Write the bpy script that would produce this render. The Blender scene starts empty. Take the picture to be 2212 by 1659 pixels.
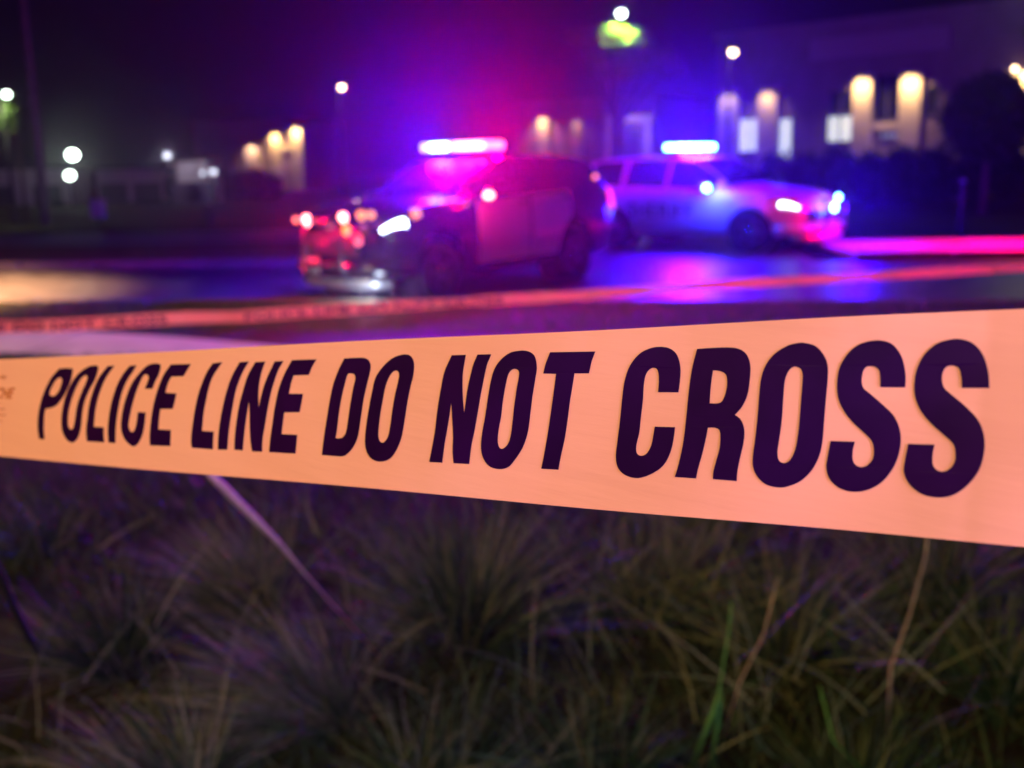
import bpy, bmesh, math, random
import numpy as np
from mathutils import Vector, Matrix

random.seed(7)
rng = np.random.default_rng(7)
sc = bpy.context.scene
col = sc.collection

# ------------------------------------------------------------------ camera
F = 2300.0            # focal length in units of a 2212 px wide picture
CX, CY = 1106.0, 829.5
PITCH = math.radians(11.78)
ROLL = math.radians(1.45)
EYE = Vector((0, 0, 1.6))
cam_d = bpy.data.cameras.new("camera")
cam = bpy.data.objects.new("camera", cam_d)
col.objects.link(cam)
sc.camera = cam
cam_d.sensor_width = 36.0
cam_d.lens = 36.0 * F / 2212.0
cam_d.clip_start = 0.02
cam_d.clip_end = 900
cam_d.dof.use_dof = True
cam_d.dof.focus_distance = 0.455
cam_d.dof.aperture_fstop = 8.2
cam_d.dof.aperture_blades = 7
fwd = Vector((0, math.cos(PITCH), -math.sin(PITCH)))
up0 = Vector((0, math.sin(PITCH), math.cos(PITCH)))
rt0 = Vector((1, 0, 0))
rt = rt0 * math.cos(ROLL) - up0 * math.sin(ROLL)
up = rt0 * math.sin(ROLL) + up0 * math.cos(ROLL)
cam.matrix_world = Matrix(((rt.x, up.x, -fwd.x, EYE.x), (rt.y, up.y, -fwd.y, EYE.y),
                           (rt.z, up.z, -fwd.z, EYE.z), (0, 0, 0, 1)))


def ray(px, py):
    return fwd + rt * ((px - CX) / F) + up * ((CY - py) / F)


def at(px, py, Y):
    r = ray(px, py)
    return EYE + r * (Y / r.y)


def atz(px, py, z):
    return EYE + ray(px, py) * z


def ground_at(px, py):
    r = ray(px, py)
    return EYE + r * (-EYE.z / r.z)


# ------------------------------------------------------------------ world, exposure
w = bpy.data.worlds.new("World")
sc.world = w
w.use_nodes = True
bgn = w.node_tree.nodes["Background"]
bgn.inputs[0].default_value = (0.25, 0.06, 1.0, 1)
bgn.inputs[1].default_value = 0.003
sc.view_settings.view_transform = 'Standard'
sc.view_settings.look = 'None'
sc.view_settings.exposure = 0
sc.view_settings.gamma = 1
sc.render.engine = 'CYCLES'
cy = sc.cycles
cy.use_denoising = True
cy.max_bounces = 5
cy.diffuse_bounces = 2
cy.glossy_bounces = 2
cy.transmission_bounces = 3
cy.volume_bounces = 0
cy.sample_clamp_indirect = 4
cy.sample_clamp_direct = 60
cy.caustics_reflective = False
cy.caustics_refractive = False


def lamp(name, loc, colr, power, radius=0.08, spot=None, target=None, blend=0.6):
    d = bpy.data.lights.new(name, 'SPOT' if spot else 'POINT')
    d.color = colr
    d.energy = power
    d.shadow_soft_size = radius
    o = bpy.data.objects.new(name, d)
    o.location = loc
    if spot:
        d.spot_size = math.radians(spot)
        d.spot_blend = blend
        o.rotation_euler = (Vector(target) - Vector(loc)).to_track_quat('-Z', 'Y').to_euler()
    col.objects.link(o)
    return o


# warm street lamps on the photographer's side and off to the left, and the
# added purple and cool fill lights for the tape and the grass
lamp('street_light_behind', (-6.0, -5.0, 7.5), (1.0, 0.55, 0.10), 4900, 0.7, spot=38, target=(-0.8, 3.4, 0.6), blend=0.6)
lamp('tape_fill_light', (0.85, -0.45, 1.7), (0.66, 0.28, 1.0), 330, 0.35, spot=66, target=(0.24, 0.33, 1.42), blend=1.0)  # unseen fill light added to tint the right of the tape purple
lamp('grass_fill_light', (0.5, -1.2, 0.85), (0.50, 1.0, 0.80), 105, 0.12, spot=62, target=(0.35, 3.2, 0.05), blend=0.8)  # cool fill added below the tape to light the grass, no car stands here
lamp('street_light_left', (-11.2, 14.8, 6.0), (1.0, 0.47, 0.19), 85000, 0.2, spot=88, target=(-11.0, 14.6, 0), blend=0.55)
lamp('street_light_verge', (-6.5, 7.5, 5.5), (0.95, 0.66, 0.24), 1800, 0.2, spot=78, target=(-4.3, 8.9, 0.2), blend=0.9)
lamp('beacon_light_right', (10.4, 17.2, 1.7), (1.0, 0.0, 0.04), 6500, 0.1, spot=82, target=(8.9, 18.0, 0), blend=0.7)

# ------------------------------------------------------------------ materials
MATS = {}


def mat(name, base=(0.5, 0.5, 0.5), rough=0.6, metal=0.0, spec=0.5, noise=0.0, nscale=8.0, bump=0.0, coat=0.0,
        emis=None, estr=0.0, base2=None, trans=0.0, detail=4):
    if name in MATS:
        return MATS[name]
    m = bpy.data.materials.new(name)
    m.use_nodes = True
    nt = m.node_tree
    b = nt.nodes['Principled BSDF']
    b.inputs['Base Color'].default_value = (*base, 1)
    b.inputs['Roughness'].default_value = rough
    b.inputs['Metallic'].default_value = metal
    b.inputs['Specular IOR Level'].default_value = spec
    b.inputs['Coat Weight'].default_value = coat
    tc = nt.nodes.new('ShaderNodeTexCoord')
    if noise or base2 or bump:
        n = nt.nodes.new('ShaderNodeTexNoise')
        n.inputs['Scale'].default_value = nscale
        n.inputs['Detail'].default_value = detail
        nt.links.new(tc.outputs['Object'], n.inputs['Vector'])
        r = nt.nodes.new('ShaderNodeValToRGB')
        r.color_ramp.elements[0].position = 0.32
        r.color_ramp.elements[1].position = 0.68
        b2 = base2 or tuple(min(1, c * (1 + noise)) for c in base)
        b1 = base if base2 else tuple(c * (1 - noise) for c in base)
        r.color_ramp.elements[0].color = (*b1, 1)
        r.color_ramp.elements[1].color = (*b2, 1)
        nt.links.new(n.outputs['Fac'], r.inputs[0])
        nt.links.new(r.outputs[0], b.inputs['Base Color'])
        if bump:
            bp = nt.nodes.new('ShaderNodeBump')
            bp.inputs['Strength'].default_value = bump
            bp.inputs['Distance'].default_value = 0.02
            nt.links.new(n.outputs['Fac'], bp.inputs['Height'])
            nt.links.new(bp.outputs[0], b.inputs['Normal'])
    if emis:
        b.inputs['Emission Color'].default_value = (*emis, 1)
        b.inputs['Emission Strength'].default_value = estr
        m.cycles.emission_sampling = 'NONE'
    if trans:
        t = nt.nodes.new('ShaderNodeBsdfTranslucent')
        mx = nt.nodes.new('ShaderNodeMixShader')
        mx.inputs[0].default_value = trans
        out = nt.nodes['Material Output']
        t.inputs[0].default_value = (*base, 1)
        nt.links.new(b.outputs[0], mx.inputs[1])
        nt.links.new(t.outputs[0], mx.inputs[2])
        nt.links.new(mx.outputs[0], out.inputs[0])
    MATS[name] = m
    return m


asphalt = mat('asphalt', (0.035, 0.034, 0.036), 0.42, noise=0.45, nscale=3.0, bump=0.35, detail=10)
concrete = mat('concrete', (0.30, 0.28, 0.26), 0.75, noise=0.18, nscale=2.2, bump=0.15, detail=8)
kerbm = mat('kerb_concrete', (0.10, 0.095, 0.09), 0.7, noise=0.25, nscale=5, bump=0.2)
soil = mat('soil', (0.008, 0.007, 0.005), 0.95, spec=0.1, base2=(0.016, 0.018, 0.008), nscale=7, bump=0.6, detail=8)
turf = mat('turf', (0.030, 0.050, 0.012), 0.9, spec=0.1, base2=(0.085, 0.095, 0.030), nscale=4, bump=0.8, detail=10)
black_paint = mat('black_paint', (0.006, 0.006, 0.008), 0.22, coat=0.6, noise=0.2, nscale=5)
white_paint = mat('white_paint', (0.55, 0.55, 0.56), 0.32, coat=0.6, noise=0.05, nscale=4)
glass_dark = mat('dark_glass', (0.010, 0.010, 0.014), 0.06, spec=0.8)
glass_dusty = mat('dusty_glass', (0.008, 0.008, 0.01), 0.25, spec=0.35, base2=(0.018, 0.018, 0.02), nscale=3)
rubber = mat('rubber', (0.012, 0.012, 0.013), 0.8, noise=0.2, nscale=20)
rimm = mat('rim_metal', (0.10, 0.10, 0.11), 0.45, metal=0.6, noise=0.1)
steel_black = mat('black_steel', (0.015, 0.015, 0.016), 0.3, spec=0.7, noise=0.2)
chrome = mat('chrome', (0.6, 0.6, 0.62), 0.15, metal=1.0, noise=0.05)
silver = mat('silver_trim', (0.45, 0.46, 0.5), 0.35, metal=0.6, noise=0.1)
plastic = mat('dark_plastic', (0.02, 0.02, 0.022), 0.55, noise=0.2)
platem = mat('plate_paint', (0.6, 0.6, 0.62), 0.4, noise=0.08, nscale=20)
pole_paint = mat('pole_metal', (0.03, 0.028, 0.028), 0.7, metal=0.0, spec=0.2, noise=0.3, nscale=3)
wood_pole = mat('weathered_wood', (0.10, 0.075, 0.06), 0.8, noise=0.35, nscale=6)
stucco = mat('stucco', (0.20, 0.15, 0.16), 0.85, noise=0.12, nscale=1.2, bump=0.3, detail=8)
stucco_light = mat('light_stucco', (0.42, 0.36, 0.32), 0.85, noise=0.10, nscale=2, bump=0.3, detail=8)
frame_m = mat('window_frame_paint', (0.08, 0.08, 0.09), 0.5, noise=0.1)
pane_dark = mat('unlit_pane', (0.008, 0.008, 0.015), 0.08, spec=0.7)
pane_lit = mat('lit_pane', (0.5, 0.5, 0.5), 0.4, emis=(0.72, 0.82, 0.74), estr=0.9, noise=0.05)
pane_dim = mat('dim_pane', (0.2, 0.2, 0.25), 0.4, emis=(0.35, 0.35, 0.62), estr=0.55, noise=0.05)
bark = mat('bark', (0.06, 0.045, 0.03), 0.9, noise=0.4, nscale=12, bump=0.5)


def emi(name, c, s):
    return mat(name, (0.3, 0.3, 0.3), 0.3, emis=c, estr=s)


e_blue = emi('blue_lens', (0.03, 0.12, 1.0), 16)
e_red = emi('red_lens', (1.0, 0.06, 0.07), 13)
e_cyan = emi('blue_white_lens', (0.16, 0.55, 1.0), 22)
e_white = emi('white_lamp', (1.0, 0.93, 0.80), 14)
e_head = emi('headlamp_glow', (0.75, 0.9, 1.0), 11)
e_amber = emi('amber_lens', (1.0, 0.26, 0.0), 2.2)
e_tail = emi('tail_lens', (1.0, 0.02, 0.05), 2.2)
e_tail_hot = emi('tail_lens_hot', (1.0, 0.20, 0.01), 3.2)
e_redflash = emi('red_flasher', (1.0, 0.22, 0.18), 14)
e_warm = emi('warm_lamp', (1.0, 0.66, 0.38), 13)
e_sconce = emi('wall_lamp_glow', (1.0, 0.58, 0.18), 1.6)
e_cool = emi('cool_lamp', (0.80, 1.0, 0.85), 14)
e_cooldim = emi('dim_cool_lamp', (0.8, 0.85, 1.0), 1.6)
lens_off = mat('clear_lens_off', (0.35, 0.33, 0.38), 0.15, spec=0.8, noise=0.05)


# ------------------------------------------------------------------ helpers
def mesh_obj(name, verts, faces, m, parent=None, smooth=False, **props):
    me = bpy.data.meshes.new(name)
    me.from_pydata([tuple(v) for v in verts], [], faces)
    me.validate()
    me.update()
    if smooth:
        me.polygons.foreach_set('use_smooth', [True] * len(me.polygons))
    if m:
        me.materials.append(m)
    o = bpy.data.objects.new(name, me)
    col.objects.link(o)
    if parent:
        o.parent = parent
    for k, v in props.items():
        o[k] = v
    return o


def bm_obj(name, bm, m, parent=None, smooth=False, **props):
    me = bpy.data.meshes.new(name)
    bm.normal_update()
    bm.to_mesh(me)
    bm.free()
    if smooth:
        me.polygons.foreach_set('use_smooth', [True] * len(me.polygons))
    if m:
        me.materials.append(m)
    o = bpy.data.objects.new(name, me)
    col.objects.link(o)
    if parent:
        o.parent = parent
    for k, v in props.items():
        o[k] = v
    return o


def thing(name, label, cat, loc=(0, 0, 0), rz=0.0, group=None):
    o = bpy.data.objects.new(name, None)
    o.empty_display_size = 0.2
    o.location = loc
    o.rotation_euler = (0, 0, rz)
    col.objects.link(o)
    o['label'] = label
    o['category'] = cat
    if group:
        o['group'] = group
    return o


def tag(o, label, cat, group=None):
    o['label'] = label
    o['category'] = cat
    if group:
        o['group'] = group
    return o


def box_bm(bm, c, s, bevel=0.0, rot=None):
    r = bmesh.ops.create_cube(bm, size=1.0)
    vs = r['verts']
    for v in vs:
        v.co = Vector((v.co.x * s[0], v.co.y * s[1], v.co.z * s[2]))
    if bevel:
        es = list({e for v in vs for e in v.link_edges})
        rb = bmesh.ops.bevel(bm, geom=es, offset=bevel, segments=2, affect='EDGES', profile=0.5)
        vs = list({v for f in rb['faces'] for v in f.verts} | {v for v in vs if v.is_valid})
    for v in vs:
        if rot:
            v.co = rot @ v.co
        v.co += Vector(c)
    return vs


def box(name, c, s, m, parent=None, bevel=0.0, rot=None, **p):
    bm = bmesh.new()
    box_bm(bm, c, s, bevel, rot)
    return bm_obj(name, bm, m, parent, **p)


def tube_data(pts, rad, seg=10):
    pts = [Vector(p) for p in pts]
    if not hasattr(rad, '__len__'):
        rad = [rad] * len(pts)
    vs, fs = [], []
    n0 = None
    for i, p in enumerate(pts):
        a = pts[max(0, i - 1)]
        b = pts[min(len(pts) - 1, i + 1)]
        t = (b - a).normalized()
        if n0 is None:
            n0 = t.orthogonal().normalized()
        n0 = (n0 - t * n0.dot(t)).normalized()
        bn = t.cross(n0)
        for k in range(seg):
            ang = 2 * math.pi * k / seg
            vs.append(p + (n0 * math.cos(ang) + bn * math.sin(ang)) * rad[i])
    for i in range(len(pts) - 1):
        for k in range(seg):
            k2 = (k + 1) % seg
            fs.append((i * seg + k, i * seg + k2, (i + 1) * seg + k2, (i + 1) * seg + k))
    fs.append(tuple(range(seg))[::-1])
    fs.append(tuple((len(pts) - 1) * seg + k for k in range(seg)))
    return vs, fs


def tube(name, pts, rad, m, parent=None, seg=10, **p):
    vs, fs = tube_data(pts, rad, seg)
    return mesh_obj(name, vs, fs, m, parent, smooth=True, **p)


def ellip(name, c, r, m, parent=None, seg=16, **p):
    bm = bmesh.new()
    bmesh.ops.create_uvsphere(bm, u_segments=seg, v_segments=seg // 2 + 2, radius=1)
    for v in bm.verts:
        v.co = Vector((v.co.x * r[0], v.co.y * r[1], v.co.z * r[2])) + Vector(c)
    return bm_obj(name, bm, m, parent, smooth=True, **p)


def lathe(name, prof, m, parent=None, seg=36, axis='y', loc=(0, 0, 0), **p):
    """profile: list of (radius, along-axis)"""
    vs, fs = [], []
    n = len(prof)
    for k in range(seg):
        a = 2 * math.pi * k / seg
        for r, h in prof:
            if axis == 'y':
                vs.append((r * math.cos(a) + loc[0], h + loc[1], r * math.sin(a) + loc[2]))
            else:
                vs.append((r * math.cos(a) + loc[0], r * math.sin(a) + loc[1], h + loc[2]))
    for k in range(seg):
        k2 = (k + 1) % seg
        for i in range(n - 1):
            fs.append((k * n + i, k2 * n + i, k2 * n + i + 1, k * n + i + 1))
    return mesh_obj(name, vs, fs, m, parent, smooth=True, **p)


# ------------------------------------------------------------------ the ground
def sheet(name, x0, x1, f0, f1, z, m, nx=24, kind='structure', thick=0.0):
    vs, fs = [], []
    for i in range(nx + 1):
        x = x0 + (x1 - x0) * i / nx
        vs += [(x, f0(x), z), (x, f1(x), z)]
    for i in range(nx):
        fs.append((2 * i, 2 * i + 2, 2 * i + 3, 2 * i + 1))
    if thick:
        n = len(vs)
        vs += [(v[0], v[1], v[2] - thick) for v in vs]
        for i in range(nx):
            a, b = 2 * i, 2 * i + 2
            fs.append((a, a + n, b + n, b))
            fs.append((a + 1, b + 1, b + 1 + n, a + 1 + n))
        fs.append((0, 1, 1 + n, n))
        e = 2 * nx
        fs.append((e, e + n, e + 1 + n, e + 1))
    return mesh_obj(name, vs, fs, m, kind=kind)


near_kerb = lambda x: 12.50 - 0.20 * x
far_kerb = lambda x: 18.3 - 0.16 * x
box_ground = mesh_obj('ground', [(-260, -30, -0.14), (260, -30, -0.14), (260, 330, -0.14), (-260, 330, -0.14)],
                      [(0, 1, 2, 3)], mat('dark_turf', (0.012, 0.014, 0.008), 0.95, spec=0.05,
                                          base2=(0.030, 0.032, 0.014), nscale=1.5, detail=8), kind='structure')
sheet('road', -60, 60, near_kerb, far_kerb, -0.12, asphalt)
mesh_obj('driveway', [(-1.6, far_kerb(-1.6) - 0.1, -0.116), (5.0, far_kerb(5.0) - 0.1, -0.116), (5.6, 24, -0.116),
                      (9, 44, -0.116), (-4, 44, -0.116), (-2.4, 24, -0.116)], [(0, 1, 2, 3, 4, 5)], asphalt,
         kind='structure')
sheet('lawn', -30, 30, lambda x: -12, lambda x: near_kerb(x) - 0.16, 0.0, soil, thick=0.15)
sheet('path', -30, 0.6, lambda x: near_kerb(x) - 3.85 - max(0, x + 4.2) * .35, lambda x: near_kerb(x) - 2.5 - max(0, x + 4.2) * .40, 0.012, concrete)
# kerb stones along the near side
kb = None


def kerb_run(fn, xs, sgn, label=None):
    for x in xs:
        x2 = x + 1.46
        a = Vector((x, fn(x), 0))
        b = Vector((x2, fn(x2), 0))
        d = (b - a)
        rz = math.atan2(d.y, d.x)
        c = (a + b) / 2 + Vector((0, -0.075 * sgn, -0.07))
        box('kerb_stone', c, (d.length, 0.15, 0.17), kerbm, None, 0.015, Matrix.Rotation(rz, 4, 'Z'), kind='structure')


kerb_run(near_kerb, [-15 + 1.5 * i for i in range(20)], 1)
kerb_run(far_kerb, [-18 + 1.5 * i for i in range(11)], -1)
kerb_run(far_kerb, [5.7 + 1.5 * i for i in range(10)], -1)
sheet('far_verge', -60, -1.8, lambda x: far_kerb(x) + 0.15, lambda x: far_kerb(x) + 4.6, -0.01, turf, thick=0.12)
sheet('far_pavement', -60, -2.6, lambda x: far_kerb(x) + 4.6, lambda x: far_kerb(x) + 9.5, -0.02,
      mat('worn_concrete', (0.10, 0.095, 0.10), 0.7, noise=0.2, nscale=1.5), thick=0.1)
sheet('far_path', 5.7, 60, lambda x: far_kerb(x) + 0.15, lambda x: far_kerb(x) + 3.0, -0.008, concrete, thick=0.12)
# paving joints of both paths: shallow grooves as dark mortar strips let in
bm = bmesh.new()
for i in range(10):
    x = -17 + i * 1.4
    y = near_kerb(x) - 3.175
    box_bm(bm, (x, y, 0.013), (0.012, 1.35, 0.006))
bm_obj('path_joint', bm, plastic, None, kind='structure')
# verge grass between path and kerb and near lawn grass are built below

# ------------------------------------------------------------------ grass
def blades(name, centers, dirs, lens, widths, tone, bend, m, nseg=4):
    """centers Nx3, dirs Nx3 (initial direction), bend Nx3 (added droop)"""
    N = len(centers)
    ts = np.linspace(0, 1, nseg + 1)
    side = np.cross(dirs, rng.normal(size=(N, 3)))
    side /= np.linalg.norm(side, axis=1)[:, None] + 1e-9
    V = np.zeros((N, nseg + 1, 2, 3))
    for i, t in enumerate(ts):
        p = centers + dirs * (lens * t)[:, None] + bend * (lens * t * t)[:, None]
        wd = (widths * (1 - t ** 1.6) + 0.0002)[:, None]
        V[:, i, 0] = p - side * wd
        V[:, i, 1] = p + side * wd
    V = V.reshape(-1, 3)
    base = (np.arange(N) * (nseg + 1) * 2)[:, None]
    quads = []
    for i in range(nseg):
        a = i * 2
        quads.append(np.stack([base[:, 0] + a, base[:, 0] + a + 1, base[:, 0] + a + 3, base[:, 0] + a + 2], 1))
    Q = np.concatenate(quads, 0).astype(np.int32)
    me = bpy.data.meshes.new(name)
    me.vertices.add(len(V))
    me.vertices.foreach_set('co', V.ravel())
    me.loops.add(Q.size)
    me.loops.foreach_set('vertex_index', Q.ravel())
    me.polygons.add(len(Q))
    me.polygons.foreach_set('loop_start', np.arange(0, Q.size, 4, dtype=np.int32))
    me.update(calc_edges=True)
    at_ = me.attributes.new('tone', 'FLOAT', 'POINT')
    at_.data.foreach_set('value', np.repeat(tone, (nseg + 1) * 2).astype(np.float32))
    me.materials.append(m)
    o = bpy.data.objects.new(name, me)
    col.objects.link(o)
    return o


def grass_mat(name, greens, straw):
    m = bpy.data.materials.new(name)
    m.use_nodes = True
    nt = m.node_tree
    b = nt.nodes['Principled BSDF']
    a = nt.nodes.new('ShaderNodeAttribute')
    a.attribute_name = 'tone'
    r = nt.nodes.new('ShaderNodeValToRGB')
    e = r.color_ramp.elements
    e[0].color = (*greens[0], 1)
    e[1].color = (*straw, 1)
    e2 = r.color_ramp.elements.new(0.55)
    e2.color = (*greens[1], 1)
    nt.links.new(a.outputs['Fac'], r.inputs[0])
    nt.links.new(r.outputs[0], b.inputs['Base Color'])
    b.inputs['Roughness'].default_value = 0.55
    b.inputs['Specular IOR Level'].default_value = 0.25
    t = nt.nodes.new('ShaderNodeBsdfTranslucent')
    nt.links.new(r.outputs[0], t.inputs[0])
    mx = nt.nodes.new('ShaderNodeMixShader')
    mx.inputs[0].default_value = 0.16
    nt.links.new(b.outputs[0], mx.inputs[1])
    nt.links.new(t.outputs[0], mx.inputs[2])
    nt.links.new(mx.outputs[0], nt.nodes['Material Output'].inputs[0])
    return m


gm = grass_mat('grass_blade', ((0.006, 0.022, 0.010), (0.028, 0.066, 0.034)), (0.17, 0.18, 0.14))
gm2 = grass_mat('turf_blade', ((0.04, 0.085, 0.010), (0.085, 0.15, 0.018)), (0.15, 0.14, 0.05))


def norm(a):
    return a / (np.linalg.norm(a, axis=1)[:, None] + 1e-9)


# turf of the near lawn (thin under the tussocks)
N = 46000
Y = 1.9 + (8.8 - 1.9) * rng.random(N) ** 0.85
X = (rng.random(N) - 0.5) * 2 * (0.58 * Y + 0.6)
dens = np.sin(X * 2.1 + 1.3) * np.cos(Y * 1.7) + 0.5 * np.sin(X * 5 + Y * 4)
keep = dens > -0.9 + 0.7 * rng.random(N)
X, Y = X[keep], Y[keep]
N = len(X)
c = np.stack([X, Y, np.zeros(N)], 1)
d = norm(np.stack([rng.normal(0, .45, N) - 0.15, rng.normal(0, .45, N), np.ones(N)], 1))
b_ = np.stack([rng.normal(-.1, .35, N), rng.normal(0, .35, N), -0.35 * rng.random(N) - .1], 1)
g = blades('grass', c, d, rng.uniform(.06, .19, N), rng.uniform(.0011, .0024, N), np.clip(rng.normal(.4, .25, N), 0, 1), b_, gm, 3)
g['kind'] = 'stuff'
g['label'] = 'dark rough grass growing under the near tape'

# verge grass between path and kerb, and before the path
N = 26000
X = rng.uniform(-9, 9, N)
Y = 12.30 - 0.2 * X - rng.random(N) * 2.3
X2 = rng.uniform(-8, 8, 14000)
Y2 = 8.60 - 0.2 * X2 - rng.random(14000) * 1.2
X = np.concatenate([X, X2]); Y = np.concatenate([Y, Y2]); N = len(X)
c = np.stack([X, Y, np.zeros(N)], 1)
d = norm(np.stack([rng.normal(0, .4, N), rng.normal(0, .4, N), np.ones(N)], 1))
b_ = np.stack([rng.normal(0, .3, N), rng.normal(0, .3, N), -0.3 * rng.random(N)], 1)
g = blades('verge_grass', c, d, rng.uniform(.04, .10, N), rng.uniform(.002, .004, N), np.clip(rng.normal(.5, .25, N), 0, 1), b_, gm2, 2)
g['kind'] = 'stuff'
g['label'] = 'short mown grass of the verge beside the path'


def tussock(px, py, n, L, spread, lean, tone_mu, label, wmul=1.0):
    n = int(n * .55)
    p = ground_at(px, py)
    az = rng.uniform(0, 2 * np.pi, n)
    tilt = np.abs(rng.normal(0, spread, n))
    rr = rng.random(n) ** .5 * .09
    c = np.stack([rr * np.cos(az), rr * np.sin(az), np.zeros(n)], 1)
    d = np.stack([np.sin(tilt) * np.cos(az) + lean[0], np.sin(tilt) * np.sin(az) + lean[1], np.cos(tilt)], 1)
    d = norm(d)
    hz = norm(np.stack([d[:, 0], d[:, 1], np.zeros(n)], 1))
    droop = rng.uniform(.05, .55, n)
    b_ = hz * (droop * .5)[:, None] + np.stack([rng.normal(0, .12, n), rng.normal(0, .12, n), -droop * .75], 1)
    ln = L * rng.uniform(.45, 1.1, n)
    n_ = n
    o = blades('grass_tussock', c, d, ln, rng.uniform(.0013, .0034, n) * wmul, np.clip(rng.normal(tone_mu, .33, n), 0, 1), b_, gm, 6)
    o.location = p
    tag(o, label, 'grass clump', 'tussocks of tall grass below the tape')
    return o


tussock(1010, 1400, 2600, .62, .55, (0, 0), .55, 'big fanning tussock of tall purplish grass under the word NOT')
tussock(560, 1330, 1500, .50, .6, (-.5, 0), .7, 'tussock combed over to the left under the word LINE')
tussock(700, 1560, 1700, .50, .6, (-.6, -.15), .75, 'straw coloured tussock flattened leftward, low in the middle left')
tussock(250, 1450, 1200, .42, .6, (-.4, 0), .45, 'dark green tussock at the left beside the leaning stick')
tussock(1420, 1330, 1100, .55, .7, (.25, .1), .6, 'loose tussock with crossing stems right of the big fanning one')
tussock(1700, 1420, 900, .55, .8, (.1, 0), .6, 'sparse straggly tussock under the letter R')
tussock(2000, 1340, 1300, .55, .55, (0, 0), .5, 'tussock around the tall straw stem at the right')
tussock(2180, 1520, 900, .45, .6, (.1, 0), .4, 'green tussock cut by the right edge below the tape')
tussock(1300, 1720, 900, .34, .7, (0, 0), .45, 'low tussock of curved pale blades at the bottom middle')
tussock(380, 1760, 1400, .42, .65, (-.5, -.2), .62, 'olive tussock lying flat at the bottom left')
tussock(950, 1750, 1000, .42, .55, (.1, 0), .4, 'upright green tussock at the bottom, left of the low pale one')
tussock(1850, 1760, 700, .34, .6, (0, 0), .35, 'short dark green tussock at the bottom right')
tussock(80, 1200, 800, .35, .6, (-.3, 0), .4, 'small dark tussock at the left edge just under the tape')
tussock(1560, 1180, 900, .5, .6, (-.2, 0), .6, 'far thin tussock behind the crossing stems, under the letter C')

# dry straws lying and standing crosswise through the clumps
def straws(n, x0, x1, y0, y1, tone, lo, hi):
    Y = rng.uniform(y0, y1, n)
    X = rng.uniform(x0, x1, n) * Y / 3.0
    az = rng.uniform(0, 2 * np.pi, n)
    tl = rng.uniform(.35, 1.35, n)
    c = np.stack([X, Y, rng.uniform(.0, .25, n)], 1)
    d = norm(np.stack([np.sin(tl) * np.cos(az), .6 * np.sin(tl) * np.sin(az), np.cos(tl)], 1))
    b_ = np.stack([rng.normal(0, .12, n), rng.normal(0, .1, n), -.25 * rng.random(n)], 1)
    o = blades('dry_straw', c, d, rng.uniform(lo, hi, n), rng.uniform(.0014, .0030, n), np.clip(rng.normal(tone, .15, n), 0, 1), b_, gm, 4)
    o['kind'] = 'stuff'
    o['label'] = 'dry straws lying crosswise in the grass'


straws(260, .1, 1.7, 2.5, 4.6, .95, .25, .6)
straws(150, -1.5, .2, 2.6, 4.6, .8, .2, .45)
straws(130, -.4, 1.5, 2.2, 2.9, .62, .15, .35)

# a few single stalks near the lens
sg = mat('straw_stem', (0.62, 0.42, 0.36), 0.7, noise=0.2, nscale=30, trans=0.2)
gg = mat('green_stem', (0.18, 0.42, 0.12), 0.6, noise=0.2, nscale=30, trans=0.3)


def stalk(pix, r, m, label, name='grass_stalk'):
    pts = [atz(px, py, z) for px, py, z in pix]
    o = pts[0].copy()
    vs, fs = tube_data([p - o for p in pts], r, 6)
    ob = mesh_obj(name, vs, fs, m, None, smooth=True)
    ob.location = o
    tag(ob, label, 'grass stalk')
    return ob


def to_ground(pix, gx, gy):
    g0 = ground_at(gx, gy)
    zc = (g0 - EYE).dot(fwd)
    return [(gx, gy, zc)] + pix


stalk(to_ground([(655, 1235, 2.35), (600, 1170, 2.0), (540, 1110, 1.8), (470, 1040, 1.6), (430, 1000, 1.5)], 820, 1420),
      [.002, .003, .0055, .0075, .007, .002], sg, 'thick pinkish seed stalk rising to the left under the word LINE')
stalk(to_ground([(1925, 1440, 2.6), (1965, 1330, 2.4), (2000, 1200, 2.2), (2004, 1150, 2.1)], 1915, 1640),
      [.004, .004, .003, .0025, .001], sg, 'tall thin straw stem standing at the right under the last S')
stalk(to_ground([(1540, 1540, 2.35), (1552, 1500, 2.3), (1575, 1360, 2.2), (1580, 1300, 2.15)], 1480, 1690),
      [.006, .006, .002, .0015, .0008], gg, 'bright green blade with a thin stem at the bottom middle right')
stalk(to_ground([(1550, 1560, 2.4), (1560, 1500, 2.3)], 1530, 1700),
      [.005, .005, .001], gg, 'shorter bright green blade beside the one with a thin stem')
stalk(to_ground([(1600, 1470, 2.5), (1650, 1370, 2.3), (1680, 1250, 2.2)], 1560, 1600),
      [.0025, .0025, .0018, .0006], sg, 'slanting straw blade between the tall stem and the bright green blades')
stalk(to_ground([(1800, 1600, 2.5), (1770, 1480, 2.4)], 1900, 1700),
      [.004, .003, .0008], gg, 'dark green blade leaning left at the bottom right')
stalk(to_ground([(60, 1372, 2.9), (25, 1300, 2.6), (0, 1240, 2.4), (-30, 1180, 2.3)], 90, 1420),
      [.012, .012, .011, .010, .008], mat('dark_stick', (0.008, 0.007, 0.007), 0.8, noise=0.3),
      'dark stick leaning out of the grass at the left edge', 'stick')
for i, o in enumerate([o for o in col.objects if o.name.startswith('grass_stalk')]):
    o['group'] = 'single grass stalks near the lens'

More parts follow.
